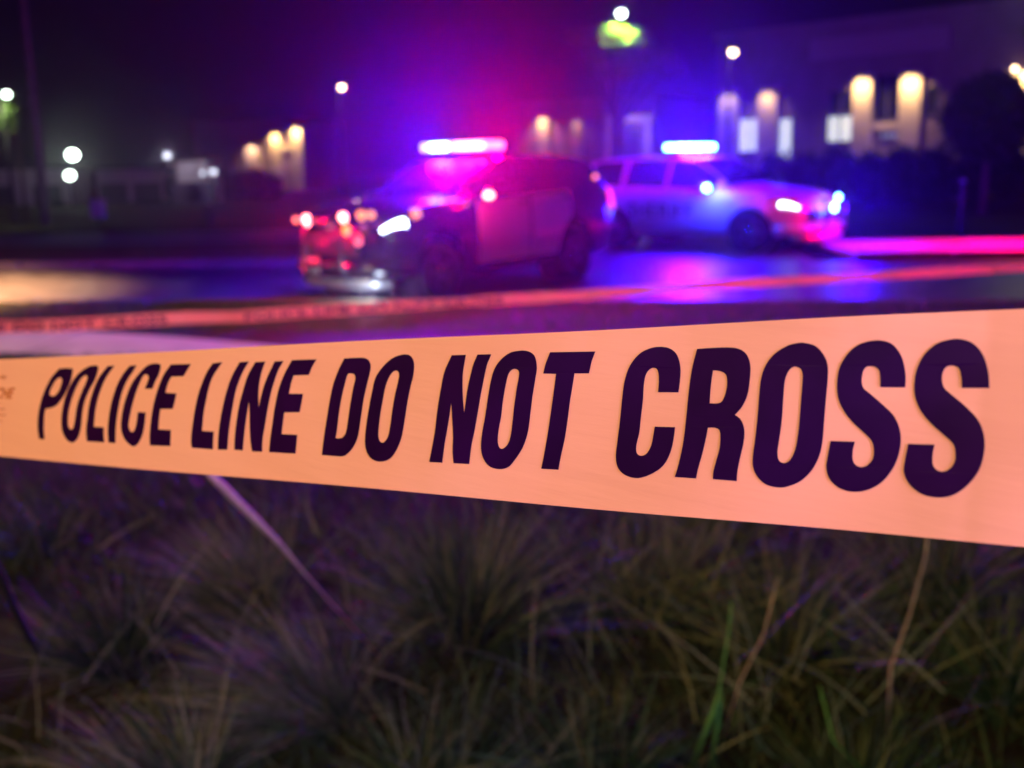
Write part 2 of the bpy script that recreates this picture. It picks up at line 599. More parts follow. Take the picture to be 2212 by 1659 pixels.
# ------------------------------------------------------------------ near barrier tape
SC4 = 4032 / 2212.0
KD = 0.076 * F * SC4
tape_yel = bpy.data.materials.new('tape_plastic')
tape_yel.use_nodes = True
nt = tape_yel.node_tree
b = nt.nodes['Principled BSDF']
b.inputs['Roughness'].default_value = 0.38
b.inputs['Specular IOR Level'].default_value = 0.35
tc = nt.nodes.new('ShaderNodeTexCoord')
n = nt.nodes.new('ShaderNodeTexNoise')
n.inputs['Scale'].default_value = 14
n.inputs['Detail'].default_value = 3
nt.links.new(tc.outputs['Object'], n.inputs['Vector'])
r = nt.nodes.new('ShaderNodeValToRGB')
r.color_ramp.elements[0].color = (0.86, 0.55, 0.20, 1)
r.color_ramp.elements[1].color = (0.88, 0.62, 0.26, 1)
nt.links.new(n.outputs['Fac'], r.inputs[0])
nt.links.new(r.outputs[0], b.inputs['Base Color'])
n2 = nt.nodes.new('ShaderNodeTexNoise')
n2.inputs['Scale'].default_value = 18
bp = nt.nodes.new('ShaderNodeBump')
bp.inputs['Strength'].default_value = 0.35
bp.inputs['Distance'].default_value = 0.003
mp = nt.nodes.new('ShaderNodeMapping')
mp.inputs['Scale'].default_value = (0.35, 0.35, 3.5)
mp.inputs['Rotation'].default_value = (0.0, 0.12, 0.0)
nt.links.new(tc.outputs['Object'], mp.inputs['Vector'])
n2.inputs['Detail'].default_value = 5
nt.links.new(mp.outputs[0], n2.inputs['Vector'])
nt.links.new(n2.outputs['Fac'], bp.inputs['Height'])
nt.links.new(bp.outputs[0], b.inputs['Normal'])
t = nt.nodes.new('ShaderNodeBsdfTranslucent')
t.inputs[0].default_value = (0.9, 0.5, 0.36, 1)
mx = nt.nodes.new('ShaderNodeMixShader')
mx.inputs[0].default_value = 0.2
nt.links.new(b.outputs[0], mx.inputs[1])
nt.links.new(t.outputs[0], mx.inputs[2])
nt.links.new(mx.outputs[0], nt.nodes['Material Output'].inputs[0])
ink = mat('tape_ink', (0.013, 0.0005, 0.036), 0.5, spec=0.10, noise=0.25, nscale=25)
faint_ink = mat('faint_ink', (0.42, 0.15, 0.03), 0.5, noise=0.3, nscale=200)


def tape_pt(x4, y4, off=0.0):
    """point of the ribbon seen at (x4, y4) of the 4032 px picture"""
    h = 381 + (938 - 381) * x4 / 4032.0
    z = KD / h
    yt = 1415 - 201 * x4 / 4032.0
    v = (y4 - yt) / h
    rip = 0.0012 * math.sin(x4 / 190.0 + 3 * v) + 0.0018 * math.sin(x4 / 620.0 + 1.0 + 1.5 * v) + 0.003 * (v - .5) ** 2
    for xc, sl, am in ((260, 90, 1), (720, -140, .6), (1150, 200, .8), (1580, 60, 1), (2330, -220, 1), (2700, 130, .5), (3350, 240, .7), (3900, -110, 1)):
        rip += .00016 * am * math.exp(-((x4 - xc - sl * v) / 42.0) ** 2)
    z = z + rip * (z / 0.5) - off
    return atz(x4 / SC4, y4 / SC4, z)


O_T = tape_pt(2016, 1500)
tape = thing('barrier_tape', 'yellow police tape with big black letters stretched across the front', 'barrier tape', O_T)
nx, ny = 520, 12
vs, fs = [], []
for i in range(nx + 1):
    x4 = -1900 + (5600 + 1900) * i / nx
    for j in range(ny + 1):
        h = 381 + 557 * x4 / 4032.0
        yt = 1415 - 201 * x4 / 4032.0
        wob = 2.5 * math.sin(x4 / 300.0) * (1 if j in (0, ny) else 0)
        vs.append(tape_pt(x4, yt + h * j / ny + wob) - O_T)
for i in range(nx):
    for j in range(ny):
        a = i * (ny + 1) + j
        fs.append((a, a + 1, a + ny + 2, a + ny + 1))
mesh_obj('ribbon', vs, fs, tape_yel, tape, smooth=True)

T1 = (0, 1350, 700 / 2212.); T2 = (700, 1350, 700 / 2212.); T3 = (1200, 1350, 800 / 2212.)
T4 = (1600, 1300, 800 / 2212.); T5 = (2350, 1300, 900 / 2133.); T6 = (3100, 1200, 932 / 1611.)
# outlines: (x, y) smooth point, (x, y, 1) corner
GLYPHS = [
 (T1, [[(735,322,1),(820,314),(900,318,1),(905,345),(880,470),(830,590),(760,710),(690,785),(620,812),(565,822,1),(553,880),(546,1000),(545,1100),(555,1198,1),(488,1196,1),(470,1080),(470,960),(485,830),(520,690),(570,560),(640,430)],
       [(740,432),(770,450),(768,500),(735,590),(700,640),(660,663),(622,650),(622,600),(650,540),(690,470)]]),
 (T1, [[(1205,283),(1222,300),(1212,370),(1180,460),(1120,570),(1070,680),(1040,780),(1020,900),(1010,1020),(985,1140),(945,1215),(895,1240),(840,1215),(795,1150),(768,1060),(765,930),(785,780),(820,650),(870,530),(950,410),(1040,330),(1120,290)],
       [(1060,402),(1085,415),(1085,450),(1040,560),(990,680),(955,800),(940,900),(925,1000),(905,1065),(882,1078),(855,1050),(845,1000),(850,880),(870,780),(905,660),(950,550),(1005,450)]]),
 (T1, [[(1340,290,1),(1425,283,1),(1370,355),(1310,450),(1250,590),(1210,720),(1185,850),(1170,1000),(1168,1045,1),(1290,1050,1),(1290,1140),(1297,1238,1),(1080,1225,1),(1070,1100),(1085,950),(1110,770),(1160,590),(1230,430)]]),
 (T1, [[(1615,285,1),(1700,280,1),(1650,360),(1590,450),(1530,580),(1490,720),(1460,880),(1440,1050),(1435,1248,1),(1348,1240,1),(1342,1050),(1365,850),(1400,690),(1455,530),(1530,390)]]),
 (T1, [[(1985,265),(2000,290),(1975,390),(1930,480),(1895,570,1),(1800,570,1),(1830,500),(1850,430),(1830,395),(1790,400),(1740,490),(1700,590),(1660,720),(1625,860),(1600,1000),(1605,1065),(1640,1110),(1675,1080),(1700,980),(1715,862,1),(1812,868,1),(1800,1000),(1775,1130),(1725,1240),(1665,1288),(1600,1255),(1540,1180),(1508,1080),(1510,950),(1540,780),(1590,620),(1650,490),(1740,370),(1830,285),(1910,258)]]),
 (T1, [[(2125,270,1),(2375,262,1),(2340,320),(2282,415,1),(2130,420,1),(2090,500),(2062,600),(2062,622,1),(2195,630,1),(2175,720),(2148,822,1),(1995,822,1),(1980,930),(1970,1076,1),(2125,1085,1),(2122,1180),(2118,1285,1),(1865,1275,1),(1862,1150),(1880,950),(1910,770),(1965,570),(2040,390)]]),
 (T2, [[(435,255,1),(555,240,1),(490,330),(430,430),(390,540),(350,720),(320,880),(300,1095,1),(447,1105,1),(440,1200),(437,1325,1),(175,1305,1),(165,1230),(180,1050),(210,850),(250,660),(310,480),(370,350)]]),
 (T2, [[(770,240,1),(885,232,1),(820,340),(770,450),(720,600),(690,750),(655,950),(630,1150),(615,1330,1),(498,1328,1),(505,1150),(530,950),(570,750),(620,560),(680,400)]]),
 (T2, [[(965,240,1),(1090,232,1),(1050,340),(1018,480),(1003,620),(1005,810,1),(1040,650),(1070,540),(1120,410),(1205,232,1),(1315,225,1),(1250,340),(1200,480),(1160,620),(1120,810),(1080,1050),(1055,1200),(1050,1355,1),(925,1350,1),(905,1230),(895,1050),(892,850),(885,720,1),(865,850),(840,1020),(820,1200),(808,1338,1),(703,1330,1),(708,1180),(730,980),(765,770),(810,600),(870,410)]]),
 (T2, [[(1420,215,1),(1727,205,1),(1675,290),(1630,398,1),(1440,405,1),(1410,500),(1382,632,1),(1558,635,1),(1540,740),(1515,862,1),(1325,865,1),(1310,980),(1290,1135,1),(1487,1145,1),(1475,1260),(1465,1378,1),(1135,1360,1),(1150,1200),(1175,1020),(1210,780),(1260,560),(1330,380)]]),
 (T3, [[(430,170,1),(560,163),(650,165),(695,190),(718,250),(705,340),(680,440),(640,620),(610,820),(590,960),(565,1060),(510,1160),(440,1225),(390,1237,1),(185,1220,1),(205,1050),(240,820),(270,640),(310,450),(370,290)],
       [(470,340),(505,332),(540,345),(550,390),(525,500),(490,700),(465,880),(445,980),(410,1030),(370,1040,1),(335,1037,1),(350,950),(370,780),(400,600),(435,450)]]),
 (T3, [[(1130,130),(1170,165),(1190,230),(1182,350),(1150,480),(1115,660),(1085,860),(1050,1040),(990,1180),(920,1265),(820,1293),(730,1265),(675,1190),(655,1080),(665,930),(700,700),(735,520),(770,380),(850,260),(950,170),(1050,130)],
       [(1000,302),(1025,330),(1020,400),(985,550),(955,720),(930,900),(905,1020),(870,1075),(835,1085),(808,1050),(800,980),(820,800),(850,620),(880,470),(920,370),(960,315)]]),
 (T4, [[(495,272,1),(648,268,1),(632,360),(615,470),(612,620),(618,780),(628,905,1),(645,780),(665,640),(700,480),(730,370),(775,265,1),(925,262,1),(880,370),(850,500),(810,700),(780,880),(745,1080),(710,1250),(683,1458,1),(513,1448,1),(503,1330),(507,1150),(497,950),(487,780,1),(470,920),(445,1080),(415,1250),(390,1443,1),(247,1435,1),(275,1300),(310,1100),(340,850),(375,640),(415,450)]]),
 (T4, [[(1290,222),(1360,245),(1400,290),(1420,400),(1405,520),(1370,740),(1345,950),(1320,1120),(1270,1270),(1190,1400),(1110,1490),(1010,1513),(900,1480),(835,1390),(812,1280),(825,1120),(855,950),(890,720),(920,550),(960,420),(1030,320),(1130,245),(1220,225)],
       [(1190,422),(1222,445),(1225,500),(1200,640),(1175,820),(1155,1000),(1135,1150),(1105,1240),(1050,1290),(1015,1280),(995,1210),(1005,1080),(1030,950),(1050,780),(1080,600),(1110,480),(1150,430)]]),
 (T4, [[(1565,240,1),(2058,232,1),(2020,330),(1988,470,1),(1830,470,1),(1810,600),(1780,780),(1755,980),(1720,1200),(1680,1380),(1655,1520,1),(1468,1508,1),(1500,1350),(1540,1120),(1565,950),(1600,700),(1630,475,1),(1490,472,1),(1515,370)]]),
 (T5, [[(600,155),(690,175),(750,235),(780,350),(775,480),(762,580,1),(570,578,1),(578,480),(572,390),(550,355),(510,355),(465,400),(440,490),(430,650),(410,820),(395,960),(368,1080),(375,1150),(415,1172),(465,1150),(505,1080),(525,990),(540,900,1),(730,905,1),(715,1020),(690,1130),(630,1250),(530,1330),(390,1380),(270,1355),(200,1290),(177,1190),(190,1050),(215,850),(235,650),(260,470),(310,330),(400,220),(500,168)]]),
 (T5, [[(935,175,1),(1080,165),(1250,162),(1340,180),(1400,230),(1432,330),(1425,480),(1400,620),(1350,720),(1290,790,1),(1340,830),(1375,920),(1370,1040),(1335,1200),(1310,1330),(1305,1408,1),(1083,1390,1),(1085,1330),(1110,1230),(1145,1100),(1152,980),(1140,930),(1100,910),(1035,910,1),(1020,1000),(985,1150),(945,1290),(925,1383,1),(727,1370,1),(760,1260),(805,1050),(835,800),(860,550),(890,350)],
       [(1085,375,1),(1150,382),(1200,410),(1215,470),(1205,570),(1170,660),(1130,682),(1052,682,1),(1060,560),(1072,450)]]),
 (T5, [[(1928,117),(2038,147),(2107,215),(2151,311),(2157,421),(2137,654),(2120,860),(2107,1024),(2079,1162),(2011,1299),(1901,1408),(1778,1459),(1700,1468),(1580,1440),(1500,1370),(1458,1280),(1455,1180),(1475,1030),(1500,800),(1515,600),(1535,440),(1580,320),(1660,220),(1780,145),(1860,122)],
       [(1860,340),(1905,365),(1920,430),(1905,650),(1890,850),(1870,1020),(1845,1130),(1800,1215),(1745,1240),(1700,1215),(1685,1140),(1700,1030),(1725,850),(1740,640),(1755,470),(1790,380),(1830,343)]]),
 (T6, [[(640,243),(710,265),(760,320),(790,390),(805,480),(803,562,1),(632,560,1),(632,500),(620,440),(575,416),(530,430),(508,490),(515,560),(570,610),(650,680),(720,750),(760,830),(773,910),(760,1010),(720,1110),(650,1200),(560,1255),(460,1273),(360,1250),(290,1190),(265,1110),(275,1030),(295,927,1),(460,932,1),(445,1000),(450,1070),(490,1103),(540,1095),(580,1050),(588,990),(575,930),(520,870),(440,795),(380,715),(345,630),(338,540),(355,430),(410,335),(480,275),(560,248)]]),
 (T6, [[(1160,232),(1240,250),(1300,295),(1340,360),(1368,460),(1375,566,1),(1188,565,1),(1183,490),(1165,430),(1120,413),(1075,430),(1052,490),(1065,560),(1110,605),(1200,680),(1280,760),(1325,840),(1343,940),(1330,1050),(1290,1150),(1200,1250),(1110,1300),(1010,1310),(910,1285),(830,1220),(793,1140),(800,1060),(822,947,1),(1002,952,1),(988,1030),(995,1100),(1045,1135),(1100,1120),(1138,1070),(1143,1000),(1130,950),(1070,890),(980,810),(910,725),(870,630),(865,530),(885,430),(940,330),(1020,265),(1090,240)]]),
]


def smooth_loop(pts, sub=5):
    n = len(pts)
    out = []
    P = [Vector((p[0], p[1])) for p in pts]
    cr = [len(p) > 2 for p in pts]
    for i in range(n):
        p0, p1, p2, p3 = P[i - 1], P[i], P[(i + 1) % n], P[(i + 2) % n]
        if cr[i] and cr[(i + 1) % n]:
            for k in range(sub):
                out.append(p1.lerp(p2, k / sub))
            continue
        L = (p2 - p1).length
        m1 = (p2 - p1) * 0.0 if False else None
        t1 = (p2 - p0)
        t1 = (t1.normalized() * L) if not cr[i] else (p2 - p1)
        t2 = (p3 - p1)
        t2 = (t2.normalized() * L) if not cr[(i + 1) % n] else (p2 - p1)
        for k in range(sub):
            s = k / sub
            h00 = 2 * s ** 3 - 3 * s * s + 1; h10 = s ** 3 - 2 * s * s + s
            h01 = -2 * s ** 3 + 3 * s * s; h11 = s ** 3 - s * s
            out.append(p1 * h00 + t1 * h10 + p2 * h01 + t2 * h11)
    return out


from mathutils.geometry import tessellate_polygon
LET = "POLICELINEDONOTCROSS"
for gi, (T, loops) in enumerate(GLYPHS):
    L = []
    for lp in loops:
        s = smooth_loop(lp)
        L.append([Vector((T[0] + p.x * T[2], T[1] + p.y * T[2], 0)) for p in s])
    tris = tessellate_polygon(L)
    flat = [p for l in L for p in l]
    vs = [tape_pt(p.x, p.y, 0.0003) - O_T for p in flat]
    o = mesh_obj('letter', vs, [tuple(t) for t in tris], ink, tape)
    o['label'] = 'letter ' + LET[gi] + ' printed in black'


# tiny print at the far left of the ribbon
def small_text(txt, x4, y4, hgt, slant, widthf, bold=0.0):
    cu = bpy.data.curves.new('print', 'FONT')
    cu.body = txt
    cu.size = 1.0
    cu.offset = bold
    ob = bpy.data.objects.new('print', cu)
    col.objects.link(ob)
    dg = bpy.context.evaluated_depsgraph_get()
    me = bpy.data.meshes.new_from_object(ob.evaluated_get(dg))
    bpy.data.objects.remove(ob)
    for v in me.vertices:
        px = x4 + v.co.x * hgt * widthf + v.co.y * hgt * slant
        py = y4 - v.co.y * hgt
        v.co = tape_pt(px, py, 0.0003) - O_T
    me.materials.clear()
    me.materials.append(faint_ink)
    o = bpy.data.objects.new('small_print', me)
    col.objects.link(o)
    o.parent = tape


small_text('to stay', -20, 1490, 22, .3, .72, .02)
small_text('ECHE', -42, 1568, 58, .35, .62, .03)
for k, (yy, ww) in enumerate([(1592, 18), (1615, 38), (1638, 42), (1662, 26), (1686, 12)]):
    small_text('illnesses and harm', ww - 118, yy, 15, .2, .9, .01)

# ------------------------------------------------------------------ second barrier tape (twisted)
far_pix = [(-900, 765, 5.2), (-260, 722, 5.9), (0, 706, 6.2), (130, 703, 6.35), (400, 686, 6.6), (520, 684, 6.75), (800, 664, 7.0), (1000, 652, 7.2),
           (1250, 638, 7.4), (1500, 618, 7.7), (1800, 602, 8.1), (2050, 586, 8.5), (2212, 578, 8.8), (2420, 566, 9.1), (3200, 520, 10.2)]


def far_line(x):
    for a, b2 in zip(far_pix[:-1], far_pix[1:]):
        if a[0] <= x <= b2[0]:
            k = (x - a[0]) / (b2[0] - a[0])
            return a[1] + (b2[1] - a[1]) * k, a[2] + (b2[2] - a[2]) * k
    return far_pix[-1][1:]


o2 = at(1100, 645, 7.3)
tape2 = thing('barrier_tape', 'thin twisted tape lit orange and pink, strung behind the big lettered one', 'barrier tape', o2)
tape_far = mat('far_tape_plastic', (0.92, 0.40, 0.12), 0.35, spec=0.5, base2=(0.92, 0.52, 0.18), nscale=6, trans=0.45)
vs, fs = [], []
NN = 796
mid = []
for i in range(NN + 1):
    x = -900 + 4100 * i / NN
    y, z = far_line(x)
    # twist is nearly flat-on at the left, rolled and crinkled to the right
    tw = 0.18 * math.sin(x / 37.0) + (0.1 + 0.45 * min(1, max(0, (x - 520) / 500))) + 0.25 * math.sin(x / 71.0 + 1.2)
    c = at(x, y, z)
    upv = Vector((0, math.sin(tw), math.cos(tw)))
    mid.append((c, upv))
    for j in range(5):
        s = (j - 2) / 2 * 0.038
        cr = (0.010 * math.sin(x / 7.0 + 1.7 * j) + 0.012 * math.sin(x / 17.3 + j * j) + 0.006 * math.sin(x / 3.1 + 2 * j)) * min(1, max(.25, (x - 420) / 300))
        vs.append(c + upv * s + Vector((0, cr, 0)) - o2)
for i in range(NN):
    for j in range(4):
        a = i * 5 + j
        fs.append((a, a + 1, a + 6, a + 5))
mesh_obj('ribbon', vs, fs, tape_far, tape2, smooth=True)


# its black lettering: POLICE LINE DO NOT CROSS repeated, seen as small dark marks
def glyph_meshes(txt):
    """one mesh per printed character, laid out on one line of width 1"""
    out, x = [], 0.0
    for ch in txt:
        if ch == ' ':
            x += .34
            continue
        cu = bpy.data.curves.new('print', 'FONT')
        cu.body = ch
        cu.offset = .02
        ob = bpy.data.objects.new('print', cu)
        col.objects.link(ob)
        dg = bpy.context.evaluated_depsgraph_get()
        me = bpy.data.meshes.new_from_object(ob.evaluated_get(dg))
        bpy.data.objects.remove(ob)
        xs = [v.co.x for v in me.vertices]
        a, b = min(xs), max(xs)
        for v in me.vertices:
            v.co.x += x - a
        x += b - a + .10
        me.materials.clear()
        out.append(me)
    for me in out:
        for v in me.vertices:
            v.co.x /= x
    return out


def tape2_text(x0, txt, xspan):
    for me in glyph_meshes(txt):
        for v in me.vertices:
            x = x0 + v.co.x * xspan
            f = (x + 900) / 4100 * NN
            i = int(min(max(f, 0), NN - 1)); k = f - i
            c = mid[i][0].lerp(mid[i + 1][0], k); u = mid[i][1].lerp(mid[i + 1][1], k)
            v.co = c + u * ((v.co.y - 0.36) * 0.066) + Vector((0, -0.008, 0)) - o2
        me.materials.append(ink)
        o = bpy.data.objects.new('letter', me)
        col.objects.link(o)
        o.parent = tape2


tape2_text(-230, 'POLICE LINE DO NOT CROSS', 595)
tape2_text(530, 'POLICE LINE DO NOT CROSS', 560)

# ------------------------------------------------------------------ the police cars
KEYS = np.array([
    # s,   zb,   w_c,  wmid, wbelt, zbelt, wroof, zroof, ztop
    [0.00, .44, .62, .66, .62, .76, .50, .80, .82],
    [0.06, .34, .76, .80, .76, .86, .62, .91, .94],
    [0.18, .27, .86, .90, .85, .96, .72, 1.01, 1.05],
    [0.45, .25, .92, .96, .90, 1.02, .76, 1.06, 1.11],
    [0.95, .25, .93, .98, .93, 1.06, .78, 1.11, 1.16],
    [1.38, .25, .93, .98, .94, 1.09, .76, 1.15, 1.20],
    [1.75, .25, .93, .98, .93, 1.11, .72, 1.42, 1.47],
    [2.15, .25, .93, .98, .93, 1.12, .67, 1.66, 1.71],
    [2.60, .25, .93, .98, .93, 1.13, .68, 1.71, 1.77],
    [3.40, .25, .93, .98, .93, 1.15, .68, 1.72, 1.78],
    [4.20, .26, .93, .98, .92, 1.18, .66, 1.69, 1.75],
    [4.58, .28, .92, .97, .91, 1.19, .63, 1.63, 1.69],
    [4.80, .31, .90, .94, .88, 1.16, .66, 1.36, 1.41],
    [4.92, .36, .87, .92, .85, 1.08, .68, 1.14, 1.17],
    [5.00, .44, .80, .86, .80, .92, .66, .96, .97]])


def car_pt(s, t, off=0.0):
    def base(s, t):
        sg = 1
        if t > 8:
            t = 16 - t
            sg = -1
        q = [np.interp(s, KEYS[:, 0], KEYS[:, k]) for k in range(1, 9)]
        zb, wc, wm, wb, zbe, wr, zr, zt = q
        pl = [(0, zb), (.8 * wc, zb), (wc, zb + .07), (wm, zb + (zbe - zb) * .42), (wm - .01, zb + (zbe - zb) * .74), (wb, zbe), (wr, zr), (.6 * wr, zt - .012), (0, zt)]
        t = min(max(t, 0), 8)
        i = min(int(t), 7)
        k = t - i
        P = [Vector(pl[max(0, i - 1)]), Vector(pl[i]), Vector(pl[i + 1]), Vector(pl[min(8, i + 2)])]
        m1 = (P[2] - P[0]) * .32
        m2 = (P[3] - P[1]) * .32
        h00 = 2 * k ** 3 - 3 * k * k + 1; h10 = k ** 3 - 2 * k * k + k; h01 = -2 * k ** 3 + 3 * k * k; h11 = k ** 3 - k * k
        p = P[1] * h00 + m1 * h10 + P[2] * h01 + m2 * h11
        y, z = p.x, p.y
        x = -s
        nose = max(0, 1 - s / .9)
        x -= .26 * (abs(y) / .95) ** 2.6 * nose
        tail = max(0, (s - 4.4) / .6)
        x += .12 * (abs(y) / .95) ** 3 * tail
        return Vector((x, sg * y, z))
    p = base(s, t)
    if off:
        e = .01
        a = base(min(s + e, 5), t) - base(max(s - e, 0), t)
        b2 = base(s, t + .02) - base(s, t - .02)
        nn = a.cross(b2)
        if nn.length > 1e-9:
            nn.normalize()
            c = Vector((p.x, 0, .9))
            if nn.dot(p - c) < 0:
                nn = -nn
            p = p + nn * off
    return p


AX = (0.92, 3.78)
RW = .37


def snap_arch(p, r=.44):
    inside = False
    for a in AX:
        dx, dz = p.x + a, p.z - RW
        d = math.hypot(dx, dz)
        if d < r:
            inside = True
            if d < 1e-6:
                d = 1e-6
            k = r / d
            p = Vector((-a + dx * k, p.y, RW + dz * k))
    return p, inside


def patch(name, s0, s1, t0, t1, off, m, parent, ns=14, ntt=8, mirror=True, arch=False, both=False, sides=(1,), label=None, shear=0.0):
    outs = []
    for sd in sides:
        vs, fs, ins = [], [], []
        for i in range(ns + 1):
            s = s0 + (s1 - s0) * i / ns
            for j in range(ntt + 1):
                t = t0 + (t1 - t0) * j / ntt - shear * i / ns
                p = car_pt(s, t, off)
                if sd < 0:
                    p.y = -p.y
                f = False
                if arch:
                    p, f = snap_arch(p)
                vs.append(p)
                ins.append(f)
        for i in range(ns):
            for j in range(ntt):
                q = (i * (ntt + 1) + j, i * (ntt + 1) + j + 1, (i + 1) * (ntt + 1) + j + 1, (i + 1) * (ntt + 1) + j)
                if arch and all(ins[k] for k in q):
                    continue
                fs.append(q if sd > 0 else q[::-1])
        # thickness: rim going inwards
        o = mesh_obj(name, vs, fs, m, parent, smooth=True)
        if label:
            o['label'] = label
        outs.append(o)
    return outs


def wheel(parent, x, side):
    y = side * .97
    prof = [(.24, -.11), (.30, -.125), (.345, -.12), (.37, -.09), (.372, 0), (.37, .09), (.345, .12), (.30, .125), (.24, .11)]
    wh = lathe('wheel', prof, rubber, parent, 40, loc=(x, y - side * .13, RW))
    rm = lathe('rim', [(.245, .10), (.235, .06), (.22, .02), (.12, .03), (.05, .05), (0, .05)] if side > 0 else
               [(.245, -.10), (.235, -.06), (.22, -.02), (.12, -.03), (.05, -.05), (0, -.05)], plastic, wh, 30, loc=(x, y - side * .13, RW))
    bm = bmesh.new()
    for k in range(5):
        a = k * 2 * math.pi / 5 + .3
        R = Matrix.Rotation(a, 4, 'Y')
        vsb = box_bm(bm, (0, 0, 0), (.055, .03, .20), .008)
        for v in vsb:
            v.co = R @ (v.co + Vector((0, 0, .13))) + Vector((x, y - side * .13 + side * .075, RW))
    bm_obj('spokes', bm, rimm, wh)
    lathe('hub_cap', [(.055, side * .07), (.05, side * .095), (0, side * .10)], chrome, wh, 18, loc=(x, y - side * .13, RW))


def word(txt, parent, s0, s1, side, m):
    for me in glyph_meshes(txt):
        for v in me.vertices:
            p = car_pt(s0 + (s1 - s0) * v.co.x, 3 + .9 * v.co.y / .75, .016)
            if side < 0:
                p.y = -p.y
            v.co = p
        me.materials.append(m)
        o = bpy.data.objects.new('letter', me)
        col.objects.link(o)
        o.parent = parent


def make_suv(label, loc, rz, body_m, door_m, bar_colors, push, lit, zmap=None, bx=-2.42):
    car = thing('police_car', label, 'police car', loc, rz, 'police cars with their lights on')
    ss = [0, .03, .06, .12, .18, .3] + [.4 + .05 * i for i in range(90)] + [4.92, 4.96, 5.0]
    ss = sorted(set(round(s, 3) for s in ss if s <= 5))
    tts = [i * .25 for i in range(65)]
    vs, ins, fs = [], [], []
    nt_ = len(tts)
    for s in ss:
        for t in tts:
            p = car_pt(s, t)
            f = False
            if 1.0 <= t <= 4.9 or 11.1 <= t <= 15:
                p, f = snap_arch(p)
            vs.append(p)
            ins.append(f)
    for i in range(len(ss) - 1):
        for j in range(nt_ - 1):
            q = (i * nt_ + j, (i + 1) * nt_ + j, (i + 1) * nt_ + j + 1, i * nt_ + j + 1)
            if all(ins[k] for k in q):
                continue
            fs.append(q)
    fs.append(tuple(range(nt_ - 1)))
    e = (len(ss) - 1) * nt_
    fs.append(tuple(e + k for k in range(nt_ - 1))[::-1])
    mesh_obj('body', vs, fs, body_m, car, smooth=True)
    # dark wheel wells
    for a in AX:
        for sd in (1, -1):
            lathe('wheel_well', [(.46, 0), (.46, -.30), (0, -.30)] if sd > 0 else [(.46, 0), (.46, .30), (0, .30)],
                  plastic, car, 24, loc=(-a, sd * .90, RW))
            wheel(car, -a, sd)
    # doors
    patch('front_door', 1.62, 2.70, 2.35, 4.98, .008, door_m, car, 22, 12, sides=(1, -1))
    patch('rear_door', 2.73, 3.66, 2.35, 4.98, .008, door_m, car, 20, 12, arch=True, sides=(1, -1))
    for sd in (1, -1):
        for s in (2.55, 3.55):
            p = car_pt(s, 4.55, .03)
            box('door_handle', (p.x, sd * p.y, p.z), (.16, .03, .03), body_m if door_m is white_paint else chrome, car, .006)
    # glass
    for a, b2 in ((1.62, 2.62), (2.68, 3.58), (3.68, 4.42)):
        patch('side_window', a, b2, 5.10, 5.90, .006, glass_dark, car, 10, 5, sides=(1, -1))
    patch('windshield', 1.44, 2.12, 6.12, 9.88, .008, glass_dusty, car, 10, 20)
    patch('rear_window', 4.60, 4.86, 6.1, 9.9, .008, glass_dark, car, 6, 16)
    # hood seam + grille + bumper
    patch('hood', .20, 1.36, 6.15, 9.85, .006, body_m, car, 16, 16)
    g = box('grille', (.035, 0, .66), (.05, .96, .22), plastic, car, .02)
    for k in range(3):
        box('grille_bar', (.068, 0, .59 + .07 * k), (.016, .92, .018), chrome if body_m is white_paint else steel_black, g, .004)
    bp = [(-.42, -.93, .42), (-.20, -.86, .42), (-.03, -.66, .42), (.05, -.35, .42), (.07, 0, .42), (.05, .35, .42), (-.03, .66, .42), (-.20, .86, .42), (-.42, .93, .42)]
    tube('front_bumper', bp, .10, body_m, car, 12)
    bp = [(p[0] - .01, p[1] * .92, .27) for p in bp[1:-1]]
    tube('skid_plate', bp, .075, silver, car, 10)
    tube('rear_bumper', [(-4.86, -.88, .52), (-5.0, -.7, .52), (-5.05, 0, .52), (-5.0, .7, .52), (-4.86, .88, .52)], .11, plastic, car, 12)
    box('licence_plate', (.155, -.30, .46), (.012, .32, .16), platem, car, .004)
    box('rear_plate', (-5.06, 0, .86), (.012, .32, .16), platem, car, .004)
    # head and tail lamps
    for sd in (1, -1):
        L = lit.get(('head', sd))
        patch('headlight', .03, .22, 4.66, 5.0, .014, L or lens_off, car, 8, 5, sides=(sd,), shear=.45)
        patch('turn_signal', .33, .47, 4.45, 4.98, .014, lit.get(('turn', sd)) or lens_off, car, 4, 4, sides=(sd,))
        patch('taillight', 4.70, 4.93, 3.7, 4.9, .014, lit.get(('tail', sd)) or e_tail, car, 5, 6, sides=(sd,))
        # mirror
        mp = Vector((-1.72, sd * 1.07, 1.17))
        mh = ellip('wing_mirror', mp, (.09, .13, .09), body_m, car)
        tube('mirror_arm', [(-1.70, sd * .90, 1.10), (-1.71, sd * 1.0, 1.13)], .025, plastic, car, 8)
        if lit.get(('mirror', sd)):
            ellip('mirror_flasher', mp + Vector((.07, sd * .07, .0)), (.045, .075, .06), lit[('mirror', sd)], car)
        if lit.get(('corner', sd)):
            p = car_pt(4.45, 5.35, .02)
            ellip('corner_flasher', (p.x, sd * p.y, p.z + .02), (.05, .02, .035), lit[('corner', sd)], car)
    # push bumper
    if push:
        for y in (-.34, .34):
            tube('push_bar_upright', [(.13, y, .34), (.20, y, .45), (.21, y, .78), (.15, y, .92)], .028, steel_black, car)
        for z in (.48, .68, .90):
            tube('push_bar_rail', [(.20 if z < .9 else .16, -.36, z), (.20 if z < .9 else .16, .36, z)], .024, steel_black, car)
    for (y, z, m, rr) in lit.get('grille', []):
        ellip('grille_flasher', (.18 - .25 * (abs(y) / .95) ** 2.6 , y, z), (.03, rr * 1.2, rr), m, car)
    # light bar
    bar = box('light_bar', (bx, 0, 1.845), (.30, 1.36, .035), steel_black, car, .01)
